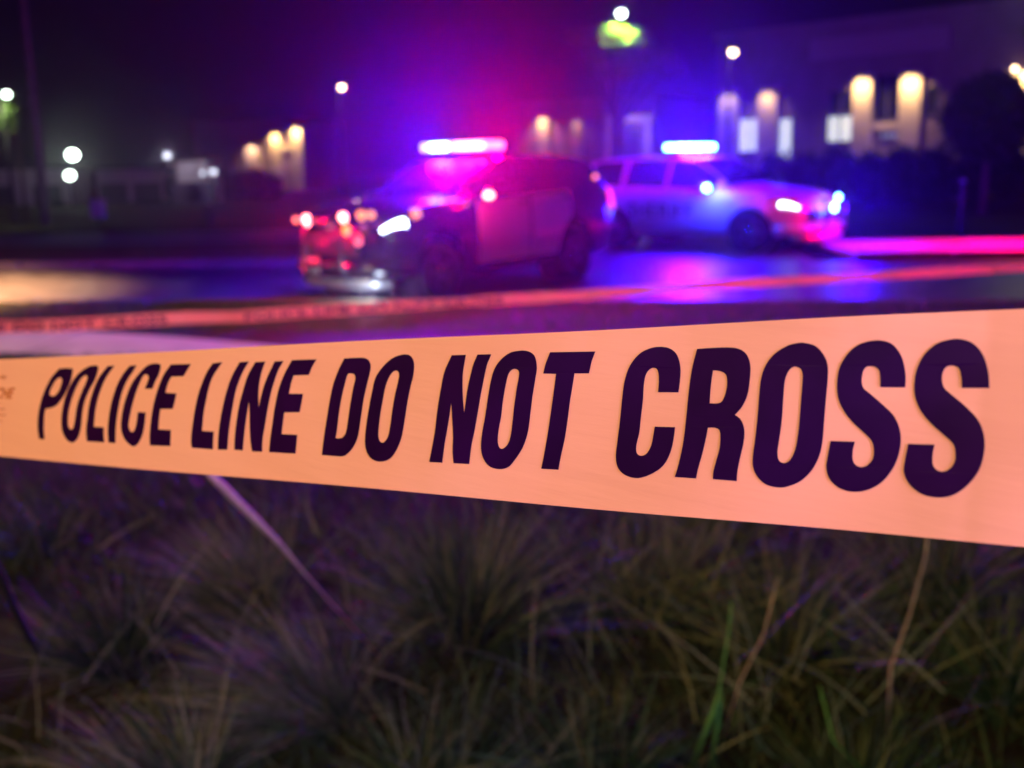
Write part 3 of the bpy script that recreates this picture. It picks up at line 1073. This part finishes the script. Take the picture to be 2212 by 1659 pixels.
    for y in (-.5, .5):
        box('foot', (bx, y, 1.80), (.12, .06, .12), steel_black, bar, .008)
    n = len(bar_colors)
    wd = 1.34 / n
    for k, m in enumerate(bar_colors):
        y = -.67 + wd * (k + .5)
        box('lens', (bx, y, 1.915), (.27, wd - .008, .105), m, bar, .02)
    # roof antenna, wiper
    tube('antenna', [(-4.0, 0, 1.74), (-4.05, 0, 2.1)], .004, steel_black, car, 6)
    for y0 in (-.45, .15):
        p0 = car_pt(1.46, 8, .02)
        tube('wiper', [(p0.x, y0, p0.z), (p0.x - .10, y0 + .45, p0.z + .085)], .007, plastic, car, 6)
    if zmap:      # a taller body: stretch everything but the wheels
        bpy.context.view_layer.update()
        for ch in car.children:
            if ch.name.startswith('wheel'):
                continue
            for ob in [ch] + list(ch.children):
                for v in ob.data.vertices:
                    v.co.z = float(np.interp(v.co.z, zmap[0], zmap[1]))
    return car


def car_frame(rear, front):
    h = (Vector(front) - Vector(rear)).normalized()
    return h


ZMAP = ([0, .25, .45, .95, 1.2, 1.78, 2.4], [0, .27, .48, 1.13, 1.33, 1.82, 2.42])
# dark car: driver side faces us, wheels at front (-.77, 12.99), rear (.925, 15.3)
h1 = Vector((-.641, -.767, 0)).normalized()
l1 = Vector((-h1.y, h1.x, 0))
mid1 = Vector((-.915, 13.57, 0)) - l1 * .87
nose1 = mid1 + h1 * .92
e_off_b = mat('blue_lens_off', (0.02, 0.03, 0.25), 0.2, spec=.6, noise=.05)
car1 = make_suv('black and white police SUV with red and blue lights glowing, front turned to the left',
                (nose1.x, nose1.y, -.12), math.atan2(h1.y, h1.x), black_paint, white_paint,
                [e_blue, e_cyan, e_cyan, e_blue, e_redflash, e_redflash, e_redflash, e_red], True,
                {('head', 1): e_head, ('turn', 1): e_amber, ('head', -1): e_tail, ('turn', -1): e_amber,
                 ('mirror', 1): e_redflash, ('corner', 1): e_tail_hot,
                 ('tail', 1): e_tail,
                 'grille': [(.36, .94, e_redflash, .055), (-.32, .90, e_redflash, .055), (.40, .82, e_tail_hot, .05), (.56, .73, e_tail, .055), (.62, .97, e_amber, .06), (.74, .97, e_amber, .05), (-.60, .90, e_tail_hot, .03)]},
                ZMAP)
# white car: passenger side faces us
r2, f2 = Vector((2.38, 21.3, 0)), Vector((4.46, 19.4, 0))
h2 = car_frame(r2, f2)
l2 = Vector((-h2.y, h2.x, 0))
mid2 = f2 + l2 * .87
nose2 = mid2 + h2 * .92
car2 = make_suv('white police car with blue lights glowing, front turned to the right behind the dark one',
                (nose2.x, nose2.y, -.12), math.atan2(h2.y, h2.x), white_paint, white_paint,
                [e_cyan] * 8, True,
                {('head', 1): e_head, ('head', -1): e_head, ('tail', -1): e_tail, ('corner', -1): e_tail_hot,
                 ('mirror', -1): e_cyan,
                 'grille': [(.12, .95, e_cyan, .055), (-.02, .78, e_cyan, .07), (-.45, .8, e_tail, .03)]}, None, -2.72)
car2.scale = (1.05, 1.05, 1.0)
letter_m = mat('door_lettering', (0.10, 0.08, 0.05), 0.4, noise=.1)
word('SHERIFF', car2, 3.45, 2.0, -1, letter_m)


def loc_w(car_nose, h, l, x, y, z):
    return car_nose + h * x + l * y + Vector((0, 0, z - .12))


# lamps of the cars: slightly in front of the lenses they belong to
P1 = lambda x, y, z: loc_w(nose1, h1, l1, x, y, float(np.interp(z, *ZMAP)))
P2 = lambda x, y, z: loc_w(nose2, h2, l2, x, y, z)
BLUE, RED = (0.03, 0.0, 1.0), (1.0, 0.0, 0.05)
lamp('bar_light_blue', P1(-2.22, -.50, 2.0), BLUE, 4800, .10)
lamp('bar_light_red', P1(-2.22, .52, 2.0), RED, 2700, .10)
lamp('bar_light_side_red', P1(-2.42, .85, 1.95), RED, 20, .06)
lamp('bar_light_rear_red', P1(-2.85, .30, 2.0), (1.0, 0.0, 0.12), 800, .08)
lamp('mirror_light_red', P1(-1.62, 1.30, 1.17), RED, 12, .06)
lamp('grille_light_red', P1(.42, -.20, .92), RED, 130, .05)
lamp('headlight_glow', P1(.40, .95, .22), (.7, .8, 1.0), 40, .12)
lamp('bar_light_blue', P2(-2.65, -.45, 2.0), (0.05, 0.0, 1.0), 6500, .10)
lamp('side_light_blue', P2(-1.62, -1.30, 1.17), (0.02, .03, 1.0), 200, .06)
lamp('front_light_blue', P2(.55, .1, .85), (0.03, .0, 1.0), 600, .08)

# ------------------------------------------------------------------ trees, hedge
leaf_m = grass_mat('leaf', ((0.03, 0.055, 0.012), (0.055, 0.10, 0.02)), (0.09, 0.14, 0.03))
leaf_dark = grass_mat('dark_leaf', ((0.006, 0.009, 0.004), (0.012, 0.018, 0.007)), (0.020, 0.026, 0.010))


def leaves(name, blobs, n, size, m, parent, surf=False):
    cs, rad = [], []
    wts = np.array([b2[3] * b2[4] * b2[5] for b2 in blobs])
    wts = wts / wts.sum()
    idx = rng.choice(len(blobs), n, p=wts)
    B = np.array(blobs)[idx]
    d = norm(rng.normal(size=(n, 3)))
    r = (rng.random(n) ** (.12 if surf else .33))[:, None]
    c = B[:, :3] + d * B[:, 3:6] * r * (1 + .12 * rng.normal(size=(n, 1)))
    u = norm(rng.normal(size=(n, 3)))
    v = norm(np.cross(u, rng.normal(size=(n, 3))))
    s = (size * rng.uniform(.6, 1.3, n))[:, None]
    V = np.stack([c - u * s, c + v * s * .5, c + u * s, c - v * s * .5], 1).reshape(-1, 3)
    Q = np.arange(n * 4, dtype=np.int32)
    me = bpy.data.meshes.new(name)
    me.vertices.add(len(V)); me.vertices.foreach_set('co', V.ravel())
    me.loops.add(n * 4); me.loops.foreach_set('vertex_index', Q)
    me.polygons.add(n); me.polygons.foreach_set('loop_start', np.arange(0, n * 4, 4, dtype=np.int32))
    me.update(calc_edges=True)
    a = me.attributes.new('tone', 'FLOAT', 'POINT')
    a.data.foreach_set('value', np.repeat(rng.random(n), 4).astype(np.float32))
    me.materials.append(m)
    o = bpy.data.objects.new(name, me)
    col.objects.link(o)
    o.parent = parent
    return o


def tree(label, base, height, blobs, n, size, m, trunk_r=.12, group=None, surf=False):
    t = thing('tree', label, 'tree', base, group=group)
    tv, tf = tube_data([(0, 0, -.14), (.03, 0, height * .35), (-.02, .02, height * .62), (0, 0, height * .85)],
                       [trunk_r, trunk_r * .8, trunk_r * .6, trunk_r * .25], 8)
    for b2 in blobs[:7]:
        v2, f2_ = tube_data([(0, 0, height * .5), (b2[0] * .5, b2[1] * .5, (height * .5 + b2[2]) / 2 + .1), (b2[0], b2[1], b2[2])],
                            [trunk_r * .5, trunk_r * .35, trunk_r * .12], 6)
        k = len(tv)
        tv += v2
        tf += [tuple(i + k for i in f) for f in f2_]
    mesh_obj('trunk', tv, tf, bark, t, smooth=True)
    leaves('crown', blobs, n, size, m, t, surf)
    return t


def gpt(px, Y):
    return Vector(((px - CX) / F * Y * 1.0, Y, -.14))


def world_z(px, py, Y):
    return at(px, py, Y).z


# tree lit green by the tall lamp
p = at(1330, 95, 34)
zc = p.z
blobs = [(0, 0, zc, 1.0, .9, .45), (-1.15, -.2, zc + .22, .5, .5, .25), (-.35, -.3, zc + .28, .6, .6, .3), (-.75, 0, zc + .15, .55, .6, .3), (.5, -.2, zc + .1, .6, .6, .35), (1.2, .3, zc - .45, .7, .7, .35),
         (1.7, .2, zc - .75, .5, .6, .3), (-.3, .3, zc - .5, .6, .6, .4), (.3, .2, zc - .7, .7, .6, .3)]
tree('leafy tree lit bright green by the tall street lamp above it', (p.x, 34, 0), zc, blobs, 9000, .10, leaf_m, .12)
lp = at(1342, 26, 33.8)
lx = at(1322, 45, 33.8)


def street_lamp(label, px, py, Y, pole_px, emi_m, r, power, colr, tilt=1):
    head = at(px, py, Y)
    pb = at(pole_px, py + 15, Y)
    sl = thing('street_lamp', label, 'street lamp', (pb.x, Y, -.14), group='lit street lamps')
    H = head.z
    tube('pole', [(0, 0, 0), (0, 0, H * .5), (0, 0, H + .12)], [.09, .07, .05], pole_paint, sl)
    tube('arm', [(0, 0, H + .08), (head.x - pb.x, 0, H + .27)], .035, pole_paint, sl)
    hx = head.x - pb.x
    box('lamp_head', (hx, 0, H + .27), (.5, .28, .12), pole_paint, sl, .03)
    ellip('bulb', (hx, 0, H + .12), (r, r, r * .8), emi_m, sl)
    if power:
        lamp('street_lamp_light', (head.x - .1, Y - .35, H - .1), colr, power, .12, spot=112, target=(head.x - .1, Y - .3, 0), blend=.5)
    return sl


street_lamp('tall street lamp with a white glow over the bright green tree', 1342, 28, 33.6, 1322, e_cool, .13, 3800, (.80, 1.0, .16))
street_lamp('street lamp with a warm glow above the dark car, in the upper left', 738, 188, 52, 730, e_warm, .14, 25, (1, .6, .4))
street_lamp('street lamp with a warm glow above the white car, left of the big building', 1583, 112, 42, 1575, e_warm, .15, 25, (1, .6, .4))
street_lamp('small white street lamp at the left edge beside a green lit tree', 14, 203, 38, 4, e_cool, .12, 300, (.85, 1.0, .5))
p = at(20, 232, 38)
tree('small tree lit green by the lamp at the left edge', (p.x, 38.3, 0), p.z,
     [(0, 0, p.z, .35, .4, .5), (-.2, 0, p.z - .5, .4, .4, .4), (.1, 0, p.z + .3, .25, .3, .3)], 1500, .10, leaf_m, .09)
# clipped round tree, right
p = at(2135, 258, 29)
tree('dark round clipped tree in front of the building at the right', (p.x, 29, 0), p.z + .3,
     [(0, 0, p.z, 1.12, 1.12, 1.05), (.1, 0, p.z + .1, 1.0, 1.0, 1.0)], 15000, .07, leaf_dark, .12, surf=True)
p = at(2225, 70, 27)
tree('tree with a few green lit leaves at the upper right edge', (p.x + .5, 27, 0), p.z + .6,
     [(0, 0, p.z, .6, .6, .35), (.6, 0, p.z + .3, .8, .7, .5)], 2500, .09, leaf_m, .12)
lamp('street_lamp_light', (p.x + .1, 26.2, p.z + .7), (.85, 1, .5), 60, .1)


def hedge(label, x0, x1, Y0, Y1, h, n, wid=.7):
    hd = thing('hedge', label, 'hedge', ((x0 + x1) / 2, (Y0 + Y1) / 2, 0), group='dark hedges')
    bl = []
    k = max(2, int(abs(x1 - x0) / .9))
    for i in range(k + 1):
        f = i / k
        hh = h * (1 + .10 * random.uniform(-1, 1))
        bl.append((x0 + (x1 - x0) * f - (x0 + x1) / 2, Y0 + (Y1 - Y0) * f - (Y0 + Y1) / 2, hh * .5 - .1, .75, wid, hh * .55))
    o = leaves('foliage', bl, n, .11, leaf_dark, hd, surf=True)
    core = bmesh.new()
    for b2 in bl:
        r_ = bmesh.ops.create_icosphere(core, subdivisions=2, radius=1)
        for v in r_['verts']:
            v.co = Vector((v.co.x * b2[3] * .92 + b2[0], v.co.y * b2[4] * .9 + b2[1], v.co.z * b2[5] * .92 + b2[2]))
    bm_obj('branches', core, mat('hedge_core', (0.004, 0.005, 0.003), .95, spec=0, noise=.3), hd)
    return hd


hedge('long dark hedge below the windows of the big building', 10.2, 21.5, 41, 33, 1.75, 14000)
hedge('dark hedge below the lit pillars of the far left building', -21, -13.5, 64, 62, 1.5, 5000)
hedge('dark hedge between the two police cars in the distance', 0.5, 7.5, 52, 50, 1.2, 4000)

# ------------------------------------------------------------------ buildings


def facade(label, A, B, height, depth, wall_m, parts, name='building'):
    """A, B: ends of the street side (left, right).  parts built in local x along the wall"""
    A = Vector(A); B = Vector(B)
    d = B - A
    rz = math.atan2(d.y, d.x)
    bl = thing(name, label, 'building', (A.x, A.y, -.14), rz)
    Lw = d.length
    box('wall', (Lw / 2, depth / 2, height / 2), (Lw, depth, height), wall_m, bl)
    box('parapet', (Lw / 2, depth / 2 - .06, height + .12), (Lw + .3, depth + .3, .28), wall_m, bl, .03)
    return bl, Lw, d.normalized(), rz


def on_wall(A, B, px):
    """distance along the wall A-B hit by the column px of the picture, and the depth Y"""
    k = (px - CX) / F / math.cos(PITCH) ** 0
    # X = k' * Y approx; solve with the exact rays at the horizon
    r_ = ray(px, 345)
    kx = r_.x / r_.y
    # A + t d : x = kx*y
    d = (B - A)
    t = (kx * A.y - A.x) / (d.x - kx * d.y)
    return t * d.length, A.y + t * d.y


def window(bl, s0, s1, z0, z1, m, mull=1):
    fr = None
    w_, h_ = s1 - s0, z1 - z0
    bm = bmesh.new()
    t_ = .07
    box_bm(bm, (s0 + w_ / 2, -.03, z0 + t_ / 2), (w_, .08, t_))
    box_bm(bm, (s0 + w_ / 2, -.03, z1 - t_ / 2), (w_, .08, t_))
    box_bm(bm, (s0 + t_ / 2, -.03, z0 + h_ / 2), (t_, .08, h_ - 2 * t_))
    box_bm(bm, (s1 - t_ / 2, -.03, z0 + h_ / 2), (t_, .08, h_ - 2 * t_))
    for k in range(mull):
        box_bm(bm, (s0 + w_ * (k + 1) / (mull + 1), -.03, z0 + h_ / 2), (.06, .08, h_ - 2 * t_))
    f = bm_obj('window', bm, frame_m, bl)
    for k in range(mull + 1):
        a = s0 + t_ + (w_ - 2 * t_) * k / (mull + 1)
        b2 = s0 + t_ + (w_ - 2 * t_) * (k + 1) / (mull + 1)
        box('pane', ((a + b2) / 2, -.012, (z0 + z1) / 2), (b2 - a - .05, .02, h_ - 2 * t_), m, f)
    return f


def pilaster(bl, sC, wd, z0, z1, m):
    return box('pilaster', (sC, -.12, (z0 + z1) / 2), (wd, .24, z1 - z0), m, bl, .02)


def sconce(bl, base, rz, sC, z, power, colr, m, proud=.24):
    b2 = box('wall_lamp', (sC, -proud - .07, z), (.22, .14, .10), frame_m, bl, .01)
    box('bulb', (sC, -proud - .07, z - .062), (.16, .10, .02), m, b2, .004)
    off = Matrix.Rotation(rz, 4, 'Z') @ Vector((sC, -proud - .55, z + .10))
    wpos = Vector(base) + off + Vector((0, 0, -.14))
    tgt = wpos + Vector((0, 0, -2)) + (Matrix.Rotation(rz, 4, 'Z') @ Vector((0, 1.3, 0)))
    lamp('wall_lamp_light', wpos, colr, power, .05, spot=110, target=tgt, blend=1.0)


WARM = (1.0, .62, .22)
A = Vector((10.4, 54.0, 0)); B = Vector((22.6, 41.5, 0))
bl, Lw, dv, rz = facade('large two storey building with lit windows and lamp-lit pillars at the right', A, B, 7.3, 14, stucco, None)


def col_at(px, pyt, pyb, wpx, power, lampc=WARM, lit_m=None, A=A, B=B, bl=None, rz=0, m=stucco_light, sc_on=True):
    s, Yc = on_wall(A, B, px)
    zt = world_z(px, pyt, Yc) + .14
    zb = world_z(px, pyb, Yc) + .14
    wd = wpx / F * Yc * 1.15
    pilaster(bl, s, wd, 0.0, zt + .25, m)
    if sc_on:
        sconce(bl, A, rz, s, zt + .05, power * .6, lampc, e_sconce)
    return s, Yc


col_at(1862, 172, 308, 38, 900, bl=bl, rz=rz)
col_at(1964, 166, 296, 42, 1000, bl=bl, rz=rz)
col_at(2200, 160, 290, 66, 2200, bl=bl, rz=rz)
col_at(1660, 200, 330, 42, 260, bl=bl, rz=rz)
col_at(1577, 205, 330, 44, 160, (1, .7, .6), bl=bl, rz=rz)


def win_at(x0, x1, yt, yb, m, mull, bl=bl, A=A, B=B):
    s0, Ya = on_wall(A, B, x0)
    s1, Yb = on_wall(A, B, x1)
    xc = (x0 + x1) / 2
    zt = world_z(xc, yt, (Ya + Yb) / 2) + .14
    zb = world_z(xc, yb, (Ya + Yb) / 2) + .14
    window(bl, s0, s1, zb, zt, m, mull)


win_at(1783, 1844, 248, 308, pane_lit, 1)
win_at(1591, 1650, 254, 330, pane_lit, 1)
win_at(1680, 1712, 254, 356, pane_lit, 0)
win_at(1787, 1838, 196, 246, pane_dark, 1)
win_at(1884, 1941, 160, 262, pane_dark, 1)
win_at(1898, 1938, 284, 302, pane_dim, 2)
win_at(1992, 2020, 186, 250, pane_dark, 0)
# band between the two pillars and set back upper storey
s0, Ya = on_wall(A, B, 1884); s1, Yb = on_wall(A, B, 1941)
zz = world_z(1912, 273, (Ya + Yb) / 2) + .14
box('spandrel', ((s0 + s1) / 2, -.05, zz), (s1 - s0, .10, .30), stucco_light, bl, .02)
s0, Ya = on_wall(A, B, 1745); s1, Yb = on_wall(A, B, 2040)
box('sign_band', ((s0 + s1) / 2, -.06, 6.35), (s1 - s0, .12, .9), mat('band_stucco', (0.30, 0.22, 0.26), .8, noise=.1), bl, .02)
s0, Ya = on_wall(A, B, 2186)
zz = world_z(2186, 150, Ya) + .14
ellip('wall_bulb', (s0, -.35, zz), (.09, .09, .09), e_warm, bl)

# middle wing with one lamp-lit pillar
A2 = Vector((.6, 66.0, 0)); B2 = Vector((8.6, 62.0, 0))
bl2, _, _, rz2 = facade('dark wing with one lamp-lit pillar behind the dark police car', A2, B2, 5.0, 10, stucco, None)
col_at(1177, 256, 330, 22, 420, bl=bl2, rz=rz2, A=A2, B=B2)
col_at(1250, 262, 330, 20, 60, bl=bl2, rz=rz2, A=A2, B=B2)

# entrance canopy
cp = thing('entrance_canopy', 'open canopy with pale posts between the two police cars', 'canopy', (0, 0, -.14))
Yc = 48
za = at(1360, 256, Yc).z + .14
xa, xb = at(1312, 256, Yc).x, at(1412, 256, Yc).x
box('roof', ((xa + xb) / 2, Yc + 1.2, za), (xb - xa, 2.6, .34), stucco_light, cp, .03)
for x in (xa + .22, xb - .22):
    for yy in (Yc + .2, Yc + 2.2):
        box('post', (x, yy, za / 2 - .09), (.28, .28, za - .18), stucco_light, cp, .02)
lamp('canopy_light', ((xa + xb) / 2, Yc - 1.2, za - .7), (.9, .6, 1.0), 60, .1)

# far left building with pillars that read as an H
A3 = Vector((-24.5, 86, 0)); B3 = Vector((-16.2, 84, 0))
bl3, _, _, rz3 = facade('distant low building whose two lamp-lit pillars read as an H, left of the dark car', A3, B3, 5.2, 10, stucco, None)
col_at(646, 278, 360, 20, 1300, bl=bl3, rz=rz3, A=A3, B=B3)
col_at(600, 290, 358, 20, 1100, bl=bl3, rz=rz3, A=A3, B=B3)
s, Yq = on_wall(A3, B3, 548)
zt = world_z(548, 316, Yq) + .14
box('wall_panel', (s, -.1, zt - .9), (1.35, .2, 1.8), stucco_light, bl3, .02)
sconce(bl3, A3, rz3, s, zt + .1, 260, (1, .6, .35), e_sconce, .2)
s0, _ = on_wall(A3, B3, 612); s1, _ = on_wall(A3, B3, 634)
box('spandrel', ((s0 + s1) / 2, -.1, world_z(623, 320, 85) + .14), (s1 - s0, .2, .5), stucco_light, bl3, .02)

# long low wall / shed on the far left with floodlights
def low_building(label, x0, x1, Y, yt, yb, name='shed'):
    a = at(x0, yt, Y); b2 = at(x1, yt, Y); c = at(x0, yb, Y)
    o = thing(name, label, 'shed', ((a.x + b2.x) / 2, Y, -.14))
    H = (a.z + b2.z) / 2 + .14
    box('wall', (0, 1.5, H / 2), (b2.x - a.x, 3, H), stucco_light, o)
    box('roof', (0, 1.5, H + .08), (b2.x - a.x + .3, 3.3, .16), pole_paint, o, .02)
    n = max(2, int((b2.x - a.x) / 2.4))
    for k in range(n):
        xx = -(b2.x - a.x) / 2 + (b2.x - a.x) * (k + .5) / n
        box('door_panel', (xx, -.02, .55), (1.6, .04, 1.1), mat('shed_door', (0.05, 0.05, 0.055), .6, noise=.2), o, .005)
    return o


low_building('long low shed at the far left, its upper wall paler', -60, 150, 62, 366, 395)
low_building('low shed right of the floodlights at the left', 205, 350, 63, 366, 395)
low_building('small pale hut with lamps, left of the H pillars', 378, 445, 58, 348, 405)


def flood(label, px, py, Y, r, m, power, colr, h_pole=True):
    p = at(px, py, Y)
    o = thing('flood_light', label, 'floodlight', (p.x, Y, -.14), group='floodlights on the far sheds')
    H = p.z + .14
    tube('pole', [(0, .1, 0), (0, .1, H)], .05, pole_paint, o, 8)
    box('lamp_head', (0, .08, H), (r * 2.1, .12, r * 1.7), pole_paint, o, .01)
    ellip('bulb', (0, -.02, H), (r, .09, r * .8), m, o)
    if power:
        lamp('flood_light_glow', (p.x, Y - .5, p.z), colr, power, .2)
    return o


COOL = (.85, 1.0, .85)
flood('bright white floodlight, upper one of the pair at the left', 157, 335, 56, .30, e_cool, 110, COOL)
flood('bright white floodlight, lower one of the pair at the left', 151, 379, 56.5, .24, e_cool, 30, COOL)
flood('small dim lamp above the pale hut', 362, 336, 57, .18, e_cooldim, 60, (.8, .8, 1))
flood('small dim lamp on the right of the pale hut', 461, 371, 57, .17, e_cooldim, 40, (.8, .8, 1))
flood('small dimmer lamp beside the right corner of the pale hut', 438, 374, 57.4, .14, e_cooldim, 0, (.8, .8, 1))

# poles and posts
base = ground_at(98, 478)
top = at(72, 150, base.y)
up_ = thing('utility_pole', 'tall thin wooden pole standing left of the floodlights', 'utility pole', (base.x, base.y, -.14))
tube('shaft', [(0, 0, 0), ((top.x - base.x) * .3, 0, 4), ((top.x - base.x) * .6, 0, 8.5)], [.16, .14, .11], wood_pole, up_)
box('cross_arm', ((top.x - base.x) * .55, 0, 8.1), (1.6, .1, .12), wood_pole, up_)
for px, y0, y1, rr, lab in ((2075, 392, 492, .05, 'slim grey post on the lawn below the round tree'),
                            (456, 440, 482, .05, 'thin post standing in the dark field left of the dark car'),):
    g0 = ground_at(px, y1)
    tz = at(px, y0, g0.y).z
    o = thing('marker_post', lab, 'post', (g0.x, g0.y, -.14), group='slim marker posts')
    tube('shaft', [(0, 0, 0), (0, 0, tz + .14)], rr, pole_paint, o)
    ellip('cap', (0, 0, tz + .15), (rr * 1.15, rr * 1.15, .03), silver, o)
g0 = ground_at(215, 480)
o = thing('utility_box', 'small pale utility box in the dark field at the left', 'utility box', (g0.x, g0.y, -.14))
box('cabinet', (0, 0, .55), (.42, .35, .55), silver, o, .02)
box('lid', (0, 0, .84), (.48, .41, .05), silver, o, .01)
tube('leg', [(0, 0, 0), (0, 0, .3)], .05, pole_paint, o)

# ------------------------------------------------------------------ hazy night air
hz = box('haze', (0, 60, 4.55), (150, 170, 12.0), None, None)
hz['kind'] = 'stuff'
hz['label'] = 'thin hazy night air'
hm = bpy.data.materials.new('haze_air')
hm.use_nodes = True
nt = hm.node_tree
nt.nodes.clear()
out = nt.nodes.new('ShaderNodeOutputMaterial')
pv = nt.nodes.new('ShaderNodeVolumePrincipled')
pv.inputs['Color'].default_value = (.95, .93, .97, 1)
pv.inputs['Density'].default_value = 0.0016
pv.inputs['Anisotropy'].default_value = 0.93
nt.links.new(pv.outputs[0], out.inputs['Volume'])
hz.data.materials.append(hm)
